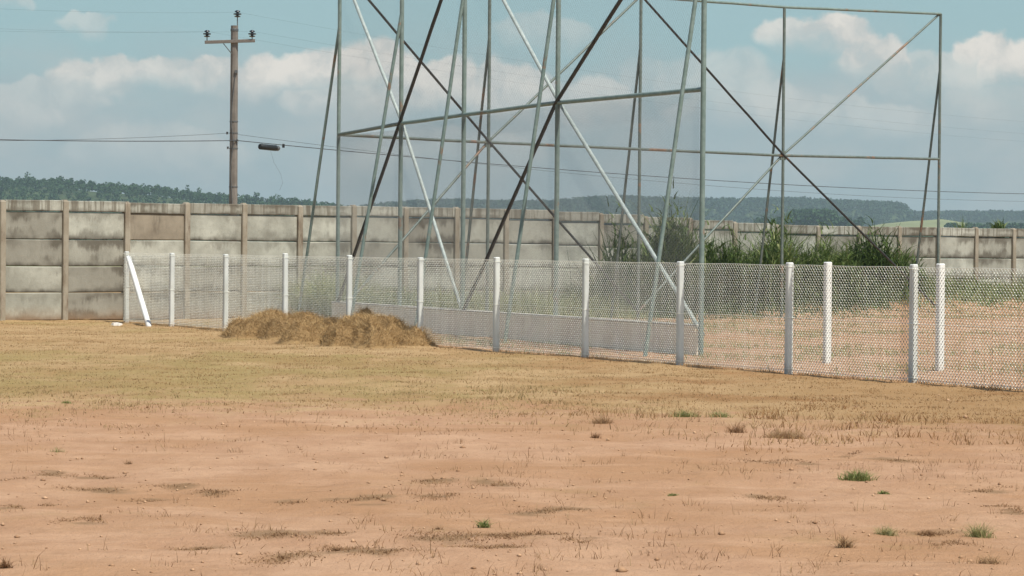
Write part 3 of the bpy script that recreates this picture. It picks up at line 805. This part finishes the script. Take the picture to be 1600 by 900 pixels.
ru = np.maximum(sstep(vnoise(X*.8+9, Yv*.6, .5, 4), .42, .6)*(.35+.65*sstep(X,-2,2)), .6*sstep(X,0,5)); tn = np.clip(.15+r.random(n)*.40-.3*ru+gr*.75*r.random(n), 0, 1)
P = np.stack([X, Yv, height(X, Yv)-.004], 1)
V, Q, T = blades(P, h, r.uniform(.005,.011,n), r.uniform(.2,1.3,n), tn, 11)
o = np_mesh('dry_grass', V, Q, straw_m, tint=T); tag(o, 'strip of short dry yellow-brown turf in front of the mesh fence', kind='stuff')

# sparse stalks over the bare soil
n = 1500
Yv = 13.5+(31-13.5)*r.random(n)**.8; X = (r.random(n)*2-1)*(Yv*.175)
den = sstep(vnoise(X, Yv, .5, 3), .50, .66)+sstep(vnoise(X,Yv,.25,2),.5,.7)*.3+.35*sstep(X/Yv, .02, .1)*sstep(vnoise(X, Yv, 1.2, 2), .45, .6)
k_ = r.random(n) < den*.75+.02
X, Yv = X[k_], Yv[k_]; n = len(X)
per = 9; X = np.repeat(X, per)+r.normal(0,.045,n*per); Yv = np.repeat(Yv, per)+r.normal(0,.045,n*per); n = len(X)
P = np.stack([X, Yv, height(X,Yv)-.003], 1)
V, Q, T = blades(P, r.gamma(2.2,.016,n)+.008, r.uniform(.0025,.005,n), r.uniform(.2,1.3,n), np.clip(r.random(n),0,1), 12)
o = np_mesh('sparse_grass', V, Q, deadm, tint=T); tag(o, 'thin scattered dry stalks standing on the bare reddish soil', kind='stuff')

# patches of dead turf lying in the soil
def dead_patches():
    Ps = []; hh = []; 
    for px, py, w, t_ in SPOTS:
        c = gnd(px, py); s = F/c.y; c2 = gnd(px, py+t_)
        nn = int(4*w*(1+t_*.5))
        a = r.normal(0, .5, nn); b = r.normal(0, .5, nn)
        X = c.x+a*w*1.15/s; Yv = c.y+b*max(.10, (c.y-c2.y))*1.2+ (vnoise(X*2, X*0+px, 3, 2)-.5)*.5
        Ps.append(np.stack([X, Yv, height(X, Yv)-.004], 1)); hh.append(r.gamma(2.2,.0046,nn)+.004)
    P = np.concatenate(Ps); h = np.concatenate(hh); n = len(P)
    V, Q, T = blades(P, h, r.uniform(.004,.009,n), r.uniform(.4,1.8,n), np.clip(r.random(n)*.8,0,1), 13)
    o = np_mesh('dead_turf', V, Q, deadm, tint=T); tag(o, 'low dark mats of dead turf dotted over the bare soil', kind='stuff')
dead_patches()

# clods and pebbles
n = 2200; Yv = 13.5+(34-13.5)*r.random(n)**.9; X = (r.random(n)*2-1)*Yv*.175
sz = r.gamma(2, .0024, n)+.002
P = np.stack([X, Yv, height(X, Yv)+sz*.2], 1)
dirs = np.array([[1,0,0],[0,1,0],[-1,0,0],[0,-1,0],[0,0,.8],[0,0,-.6]])
Vc = P[:,None,:]+dirs[None]*(sz[:,None]*r.uniform(.6,1.3,(n,6)))[:,:,None]
ft_ = np.array([[0,1,4],[1,2,4],[2,3,4],[3,0,4],[1,0,5],[2,1,5],[3,2,5],[0,3,5]])
Fc = (np.arange(n)[:,None,None]*6+ft_[None]).reshape(-1,3)
o = np_mesh('pebbles', Vc.reshape(-1,3), Fc, tint_mat('clods', (0.30,0.175,0.095), (0.55,0.35,0.21), rough=.95), tint=np.repeat(r.random(n), 6)); tag(o, 'small clods and pebbles strewn over the bare soil', kind='stuff')

# countable tufts on the soil
def tuft(px, py, wpx, hpx, count, label, m_=green_m, cat='grass tuft', name='grass_tuft', tl=(0,.7), seed=0, group='green tufts on the bare soil', bw=.006):
    count = int(count*1.0); c = gnd(px, py); s = F/c.y; rr_ = np.random.default_rng(seed+int(px))
    c.z = gz(c.x, c.y)
    a = np.clip(rr_.normal(0, .17, (count,2)), -.42, .42)*wpx/s; a[:,1] *= .7
    P = np.stack([a[:,0], a[:,1], np.full(count, -.006)], 1); n = count
    h = rr_.uniform(.25,1.15,n)*hpx/s*np.exp(-.7*(a[:,0]/(wpx/s*.5))**2)
    V, Q, T = blades(P, h, rr_.uniform(.6,1.3,n)*bw, rr_.uniform(.3,1.4,n), rr_.uniform(tl[0],tl[1],n), seed+3, 3)
    o = np_mesh(name, V, Q, m_, tint=T); o.location = c
    tag(o, label, cat, group); return o
tuft(1340,752,66,24,520,'bushy bright green grass tuft, the biggest on the bare soil',seed=1)
tuft(1379,771,30,9,140,'small flat green weed just right of and below the big tuft',seed=2,bw=.01)
tuft(1052,773,26,7,110,'small flat green weed on bare soil left of the big tuft',seed=3,bw=.01)
tuft(757,824,26,20,90,'tiny upright green seedling at the lower middle of the bare soil',seed=4,bw=.009)
tuft(1070,655,60,16,330,'olive green tuft left of its twin on the edge of the dry turf',seed=5,tl=(.3,1))
tuft(1125,652,44,18,240,'olive green tuft right of its twin on the edge of the dry turf',seed=6,tl=(.3,1))
tuft(1225,686,90,20,900,'wide thin pale tuft of stalks below the turf edge',deadm,seed=7,tl=(.4,1),bw=.005,group='dry tufts on the bare soil')
tuft(1150,676,40,24,160,'upright thin brown tuft just left of the wide pale one',deadm,seed=8,group='dry tufts on the bare soil',bw=.005)
tuft(930,684,22,14,120,'small dark round tuft under the turf edge near the middle',deadm,seed=9,tl=(0,.4),group='dry tufts on the bare soil',bw=.005)
tuft(940,662,50,18,260,'orange brown tuft poking from the turf edge near the middle',deadm,seed=10,tl=(.3,.9),group='dry tufts on the bare soil',bw=.005)
tuft(1320,858,34,26,200,'grey green tuft at the lower right, left of the dark row',deadm,seed=11,tl=(.4,1),group='dry tufts on the bare soil',bw=.005)
tuft(1385,836,50,22,240,'greenish thin tuft starting the row at the lower right',green_m,seed=12,tl=(.7,1),group='dry tufts on the bare soil',bw=.004)
tuft(1450,834,46,14,240,'low dark tuft in the middle of the row at the lower right',deadm,seed=13,tl=(0,.6),group='dry tufts on the bare soil',bw=.005)
tuft(1530,836,60,34,260,'tallest greenish tuft at the right end of the lower row',green_m,seed=14,tl=(.6,1),group='dry tufts on the bare soil',bw=.004)
tuft(1545,888,70,22,200,'faint tuft at the bottom right corner',deadm,seed=15,tl=(.5,1),group='dry tufts on the bare soil',bw=.004)
tuft(600,784,10,6,60,'tiny dark weed speck on bare soil left of centre',deadm,seed=16,tl=(0,.2),group='dry tufts on the bare soil')
tuft(525,862,24,14,130,'dark tuft on the right of the lower dead patch',deadm,seed=17,tl=(0,.5),group='dry tufts on the bare soil',bw=.005)
tuft(440,872,26,10,120,'dark tuft on the left of the lower dead patch',deadm,seed=18,tl=(0,.5),group='dry tufts on the bare soil',bw=.005)
tuft(685,830,18,9,60,'small dark tuft above the middle dead patch',deadm,seed=19,tl=(0,.4),group='dry tufts on the bare soil',bw=.005)
tuft(90,708,34,14,60,'thin grey green tuft at the left of the bare soil',green_m,seed=20,tl=(.6,1),group='dry tufts on the bare soil',bw=.004)
tuft(200,724,20,10,70,'little tuft right of the thin grey green one',deadm,seed=21,tl=(.3,.9),group='dry tufts on the bare soil',bw=.004)
tuft(105,632,24,7,200,'low green weed at the left edge of the dry turf',green_m,seed=22,tl=(.3,.9))
tuft(8,890,26,24,160,'dark tuft cut off at the bottom left corner',deadm,seed=23,tl=(0,.5),group='dry tufts on the bare soil',bw=.005)
tuft(75,790,60,10,60,'thin stalks at the far left above the lower dead streak',deadm,seed=24,tl=(.3,1),group='dry tufts on the bare soil',bw=.004)

# ------------------------------------------------------------------ heap of cut grass
hA_ = gnd(358, 529); hB_ = gnd(690, 546)
HD = (hB_-hA_); HL = HD.length; HD.normalize(); HN = Vector((-HD.y, HD.x, 0))
if HN.y < 0: HN = -HN
def heap_z(x, y):
    """height over ground in world coordinates; outline follows lumps placed along the axis"""
    z = np.zeros_like(x)
    for px, by, top, rx, ry in lumps:
        c = gnd(px, by); s = F/c.y; hgt = (by-top)/s
        dx = (x-c.x)/(rx/s); dy = (y-c.y)/ry
        d = np.clip(1-(dx*dx+dy*dy), 0, 1)
        z = np.maximum(z, hgt*np.power(d, 1.35))
    return z
_hr = np.random.default_rng(77)
clods = []
for _k in range(130):
    _px = _hr.uniform(372, 668); _f = _hr.random()
    _c = gnd(_px, np.interp(_px, [358,450,560,600,690], [531,537,548,549,547])-3)
    _o = _hr.uniform(-.15, 1.0); _c = _c+Vector((_hr.normal(0,.08), _o, 0))
    clods.append((_c.x, _c.y, _hr.gamma(3, .045)+.05, _hr.uniform(.5,1.15)))
lumps = [(395,525,503,60,1.3),(425,524,483,66,1.6),(472,527,491,80,1.6),(525,529,496,74,1.6),(566,533,481,56,1.3),
         (602,537,494,66,1.5),(585,542,507,44,1.0),(644,539,512,48,1.1),(470,535,516,46,.7),(535,541,518,34,.6),(372,528,520,20,.6)]
gx_ = np.arange(-5.2, -.7, .028); gy_ = np.arange(44.5, 56, .05)
A, B = np.meshgrid(gx_, gy_)
Wx = A+(vnoise(A, B, 3, 3)-.5)*.25; Wy = B+(vnoise(B, A, 3, 3)-.5)*.5
Zh = heap_z(Wx, Wy)
Dm = np.zeros_like(Zh)
for cx_, cy_, cr_, ch_ in clods:
    d2 = ((Wx-cx_)/(cr_*1.25))**2+((Wy-cy_)/(cr_*1.8))**2
    Dm = np.maximum(Dm, .45*cr_*ch_*np.clip(1-d2, 0, 1)**.7)
Zh = Zh*.93+np.minimum(Dm*1.25, .15)*sstep(Zh, .02, .16)
for hpx, hpy, hw, hd in ((566,540,24,.20),(600,541,16,.16),(505,530,20,.14),(440,527,22,.13),(633,530,14,.14),(470,516,18,.13),(400,526,16,.09),(535,524,14,.13)):
    c_ = gnd(hpx, hpy+4); s_ = F/c_.y
    d2 = ((Wx-c_.x)/(hw/s_))**2+((Wy-c_.y-.15)/.35)**2
    Zh = np.maximum(Zh-hd*np.clip(1-d2, 0, 1)*(Zh > .02), np.minimum(Zh, .03))
Zn = Zh*(1+(vnoise(A, B, 3.2, 3)-.5)*.6)+ ((vnoise(A, B, 7, 3)-.5)*.15-.12*sstep(vnoise(B, A, 4, 2), .6, .75))*(Zh > .03)
Zh = np.where(Zh > .005, np.maximum(Zn, .004), -.05)
def _blur(z):
    p_ = np.pad(z, 1, mode='edge'); return sum(p_[i:i+z.shape[0], j:j+z.shape[1]]*w_ for (i, j), w_ in {(0,0):1,(0,1):2,(0,2):1,(1,0):2,(1,1):4,(1,2):2,(2,0):1,(2,1):2,(2,2):1}.items())/16
base_z = Zh > 0
for _k in range(2): Zh = np.where(base_z, _blur(np.maximum(Zh, -.01)), Zh)
V = np.stack([A.ravel(), B.ravel(), Zh.ravel()], 1); ny, nx = A.shape; idx = np.arange(ny*nx).reshape(ny, nx)
Q = np.stack([idx[:-1,:-1].ravel(), idx[:-1,1:].ravel(), idx[1:,1:].ravel(), idx[1:,:-1].ravel()], 1)
zq = V[Q][:,:,2].max(1); Q = Q[zq > 0]
okm = Zh > .03
pa, pb_ = A[okm], B[okm]; pz = Zh[okm]
gyv, gxv = np.gradient(Zh, .05, .028)
sl_ = np.sqrt(1+gxv[okm]**2+gyv[okm]**2); pr = sl_/sl_.sum()
n = 70000; sel = r.choice(len(pa), n, p=pr)
P = np.stack([pa[sel]+r.uniform(-.014,.014,n), pb_[sel]+r.uniform(-.025,.025,n), pz[sel]-.012], 1)
Vb, Qb, Tb = blades(P, r.gamma(2.5,.024,n)+.01, r.uniform(.003,.007,n), r.uniform(.3,2.8,n), np.clip(r.beta(2,2.4,n)*.8+(vnoise(P[:,0],P[:,1],4,2)-.5)*.6,0,1), 31)
# long loose straws sticking out
n2 = 12000; sel = r.choice(len(pa), n2, p=pr); P2 = np.stack([pa[sel], pb_[sel], pz[sel]-.01], 1)
Vc_, Qc, Tc = blades(P2, r.uniform(.05,.13,n2), r.uniform(.002,.004,n2), r.uniform(.5,2.2,n2), r.uniform(.4,1,n2), 32, 2)
n3_ = 5000; ip = r.choice(len(pa), n3_)
P3 = np.stack([pa[ip]+r.normal(0,.22,n3_), pb_[ip]+r.normal(0,.45,n3_), np.zeros(n3_)], 1); P3[:,2] = height(P3[:,0],P3[:,1])
Vd_, Qd, Td = blades(P3, r.uniform(.02,.09,n3_), r.uniform(.002,.005,n3_), r.uniform(1.5,3,n3_), r.uniform(.2,.9,n3_), 33, 2)
off1 = len(V); off2 = off1+len(Vb); off3 = off2+len(Vc_)
VV = np.concatenate([V, Vb, Vc_, Vd_]); QQ = np.concatenate([Q, Qb+off1, Qc+off2, Qd+off3]); TT = np.concatenate([np.full(len(V), .22), Tb, Tc, Td])
heap_m = tint_mat('cut_dry_grass', (0.20,0.125,0.056), (0.47,0.32,0.150), (0.66,0.50,0.27), .9, .1)
ctr = np.array([-3.0, 50., 0]); VV = VV-ctr
o = np_mesh('grass_heap', VV, QQ, heap_m, tint=TT); o.location = ctr
tag(o, 'long lumpy heap of cut brown dry grass lying in front of the mesh fence', 'grass heap')

# white scrap on the grass near the first post
c = gnd(183, 508); c.z = gz(c.x, c.y); mb = MB()
ring = []; nn = 12
vs = [(0,0,.05)]+[(math.cos(2*math.pi*k/nn)*.085*random.uniform(.7,1.2), math.sin(2*math.pi*k/nn)*.12*random.uniform(.7,1.2), random.uniform(.028,.045)) for k in range(nn)]
vs += [(v[0]*1.2, v[1]*1.2, -.01) for v in vs[1:]]
fs = [(0,1+k,1+(k+1)%nn) for k in range(nn)]+[(1+k,1+nn+k,1+nn+(k+1)%nn,1+(k+1)%nn) for k in range(nn)]
mb.add(vs, fs); o = mb.build('lime_lump', white2, smooth=True); o.location = c; tag(o, 'small white lump lying on the turf left of the slanting brace', 'lump')

# ------------------------------------------------------------------ weeds by the wall
weed_m = tint_mat('tall_weed_leaves', (0.036,0.065,0.020), (0.115,0.175,0.045), (0.38,0.40,0.18), .6, .3)
def along_wall(px, d):
    t = wall_point(px); p = WA+WD*t+WNn*d; p.z = gz(p.x, p.y); return p
def weed_clump(px, d, topy, wpx, count, label, tl=(0,1), seed=0, bw=.034, leanmax=1.0, name='weed_clump'):
    count = int(count*1.9)
    p = along_wall(px, d); s = F/p.y; rr_ = np.random.default_rng(seed+50)
    H = EYE+(hor(px)-topy)/s-p.z
    a = rr_.normal(0, .42, (count,2))*wpx/s; a[:,1] *= .5; nc = max(5, count//26); cen = rr_.normal(0,.40,(nc,2))*wpx/s; pick = rr_.integers(0,nc,count); a = np.where(rr_.random((count,1)) < .7, cen[pick]*[1,.6]+rr_.normal(0,.07,(count,2)), a); topk = rr_.uniform(.5,1.0,nc); topk[:2] = 1.12; cen[:2] *= .35; cen_h = topk[pick]
    P = np.stack([a[:,0], a[:,1], np.full(count,-.02)+rr_.random(count)*H*.25], 1)
    h = rr_.uniform(.35,1.05,count)**.8*H*1.08*cen_h*np.exp(-.16*(a[:,0]/(wpx/s*.5))**2)
    V, Q, T = blades(P, h, rr_.uniform(.5,1.4,count)*bw, rr_.uniform(.05,leanmax,count)*.55, np.clip(rr_.beta(1.2,2.2,count)*(tl[1]-tl[0])+tl[0],0,1), seed+60, 5)
    # side leaves up the stems
    m_ = count*2; sel = rr_.integers(0, count, m_); f_ = rr_.uniform(.25,.95,m_)
    P2 = P[sel].copy(); P2[:,2] += h[sel]*f_; P2[:,:2] += rr_.normal(0,.06,(m_,2))
    V2, Q2, T2 = blades(P2, rr_.uniform(.12,.42,m_), rr_.uniform(.6,1.5,m_)*bw, rr_.uniform(.4,1.7,m_), np.clip(rr_.beta(1.6,2.6,m_)*(tl[1]-tl[0])+tl[0],0,1), seed+61, 3)
    o = np_mesh(name, np.concatenate([V,V2]), np.concatenate([Q,Q2+len(V)]), weed_m, tint=np.concatenate([T,T2]))
    o.location = p; tag(o, label, 'weeds', 'tall weeds along the wall'); return o
weed_clump(968,1.6,332,54,560,'tallest dark green weed clump rising above the wall behind the backstop',seed=1)
weed_clump(1165,1.2,345,46,170,'upright cane-like clump with bright leaves at the middle of the weeds',tl=(.1,1),seed=2,bw=.03)
weed_clump(1282,1.5,364,72,300,'broad dark clump at the right end of the weeds',seed=3,tl=(0,.8))
weed_clump(905,1.5,352,50,170,'thin leafy clump at the left end of the weeds',seed=4,tl=(0,.8))
weed_clump(1040,1.7,366,80,300,'bushy dark clump right of the tallest weeds',seed=5,tl=(0,.8))
weed_clump(1118,1.9,372,50,160,'pale arching grassy clump left of the cane-like one',seed=6,tl=(.4,1),leanmax=1.6)
weed_clump(1215,1.6,382,60,200,'low pale clump between the cane-like and the broad dark one',seed=7,tl=(.3,1),leanmax=1.5)
weed_clump(1345,1.2,392,46,120,'low straggling clump trailing off at the weeds right end',seed=8,tl=(.2,.9))
tufts_top = ((1527,332,26,60,'spiky green weed sprouting over the top of the wall'),(1583,346,36,110,'bushy green weed over the top of the wall near the right edge'))
for px, ty, w, cnt, lb in tufts_top:
    t = wall_point(px); p = WA+WD*t-WNn*.5; p.z = 1.2; s = F/p.y; rr_ = np.random.default_rng(px)
    H = EYE+(hor(px)-ty)/s-p.z
    cnt *= 5; spiky = px < 1560
    a = rr_.normal(0,.16 if spiky else .26,(cnt,2))*w/s
    P = np.stack([a[:,0]*.6, a[:,1]*.6, rr_.uniform(.1, .55 if spiky else .95, cnt)], 1)
    V, Q, T = blades(P, rr_.uniform(.25,1,cnt)*(H-.5 if spiky else .32)*np.exp(-(a[:,0]/(.2 if spiky else .6))**2), rr_.uniform(.02,.05,cnt), rr_.uniform(.02,.5 if spiky else 1.6,cnt), rr_.uniform(.15,.75,cnt), px, 4)
    st_ = np.stack([rr_.normal(0,.08,14), rr_.normal(0,.08,14), np.full(14, -1.9)], 1)
    V2, Q2, T2 = blades(st_, rr_.uniform(.85,1,14)*(H+1.7), np.full(14,.05), rr_.uniform(.0,.06,14), np.full(14,.2), px+1, 6)
    Q = np.concatenate([Q, Q2+len(V)]); V = np.concatenate([V, V2]); T = np.concatenate([T, T2])
    o = np_mesh('weed_clump', V, Q, weed_m, tint=T); o.location = p; tag(o, lb, 'weeds', 'weeds behind the wall top')
# ground cover along the wall
n = 85000
t_ = r.uniform(wall_point(872), wall_point(1640), n); d_ = r.gamma(2.2,.62,n)+.12
px_ = r.random(n)
P = np.array(WA)[None]+np.array(WD)[None]*t_[:,None]+np.array(WNn)[None]*d_[:,None]
pxx = P[:,0]/P[:,1]*F+800
thick = sstep(pxx, 855, 885)*(1-sstep(pxx, 1330, 1440)*.72)
k_ = r.random(n) < thick*(.35+sstep(vnoise(P[:,0],P[:,1],1.2,3),.35,.6))
P = P[k_]; d_ = d_[k_]; pxx = pxx[k_]; n = len(P)
P[:,2] = height(P[:,0], P[:,1])-.01
hh = r.uniform(.2,1.2,n)**1.3*(.15+1.0*vnoise(P[:,0],P[:,1],.8,2)+.75*sstep(vnoise(P[:,0]+7,P[:,1],5.5,2),.45,.8))*np.exp(-(np.maximum(d_-1.5,0)/1.1)**2)*(1-.6*sstep(pxx,1330,1440))+.05
V, Q, T = blades(P, hh, r.uniform(.015,.035,n), r.uniform(.2,1.4,n), np.clip(r.beta(1.1,3.0,n)+.45*sstep(pxx,1330,1440),0,1), 71, 3)
o = np_mesh('undergrowth', V, Q, weed_m, tint=T); tag(o, 'dense dark undergrowth along the foot of the wall behind the backstop', kind='stuff')
# lower green weeds at the left, behind the low wall
n = 30000
pxl = r.normal(0,1,n)
t_ = r.uniform(wall_point(440), wall_point(880), n); d_ = r.gamma(2.0,.7,n)+.15
P = np.array(WA)[None]+np.array(WD)[None]*t_[:,None]+np.array(WNn)[None]*d_[:,None]
pxx = P[:,0]/P[:,1]*F+800
k_ = r.random(n) < sstep(pxx,450,500)*(1-.65*sstep(pxx,600,720))*(.25+sstep(vnoise(P[:,0],P[:,1],1.0,3),.4,.6))
P = P[k_]; pxx = pxx[k_]; d_ = d_[k_]; n = len(P); P[:,2] = height(P[:,0], P[:,1])-.01
V, Q, T = blades(P, r.uniform(.15,1.0,n)*(.8+.5*np.exp(-((pxx-520)/60)**2))*np.exp(-(np.maximum(d_-1.4,0)/1.3)**2)+.04, r.uniform(.012,.03,n), r.uniform(.2,1.4,n), np.clip(r.beta(2,1.3,n)+.3,0,1), 72, 3)
o = np_mesh('undergrowth', V, Q, weed_m, tint=T); tag(o, 'low green undergrowth at the wall foot behind the grass heap', kind='stuff')
# grass in the enclosure behind the fence
n = 60000; Yv = r.uniform(38, 76, n); X = r.uniform(-2, 14, n)
fd = (X-FA.x)*FN.x+(Yv-FA.y)*FN.y; dist = (X-WAa[0])*WNa[0]+(Yv-WAa[1])*WNa[1]
k_ = (fd > .2) & (dist > .3) & (r.random(n) < sstep(vnoise(X, Yv*.6, .6, 3), .50, .62)+.04)
X, Yv = X[k_], Yv[k_]; n = len(X); P = np.stack([X, Yv, height(X,Yv)-.005], 1)
V, Q, T = blades(P, r.uniform(.03,.14,n), r.uniform(.006,.014,n), r.uniform(.2,1.4,n), np.clip(.45+r.random(n)*.6,0,1), 73, 2)
o = np_mesh('sparse_grass', V, Q, green_m, tint=T); tag(o, 'patchy yellow-green grass on the red soil beyond the mesh fence', kind='stuff')
print('panels', npan)
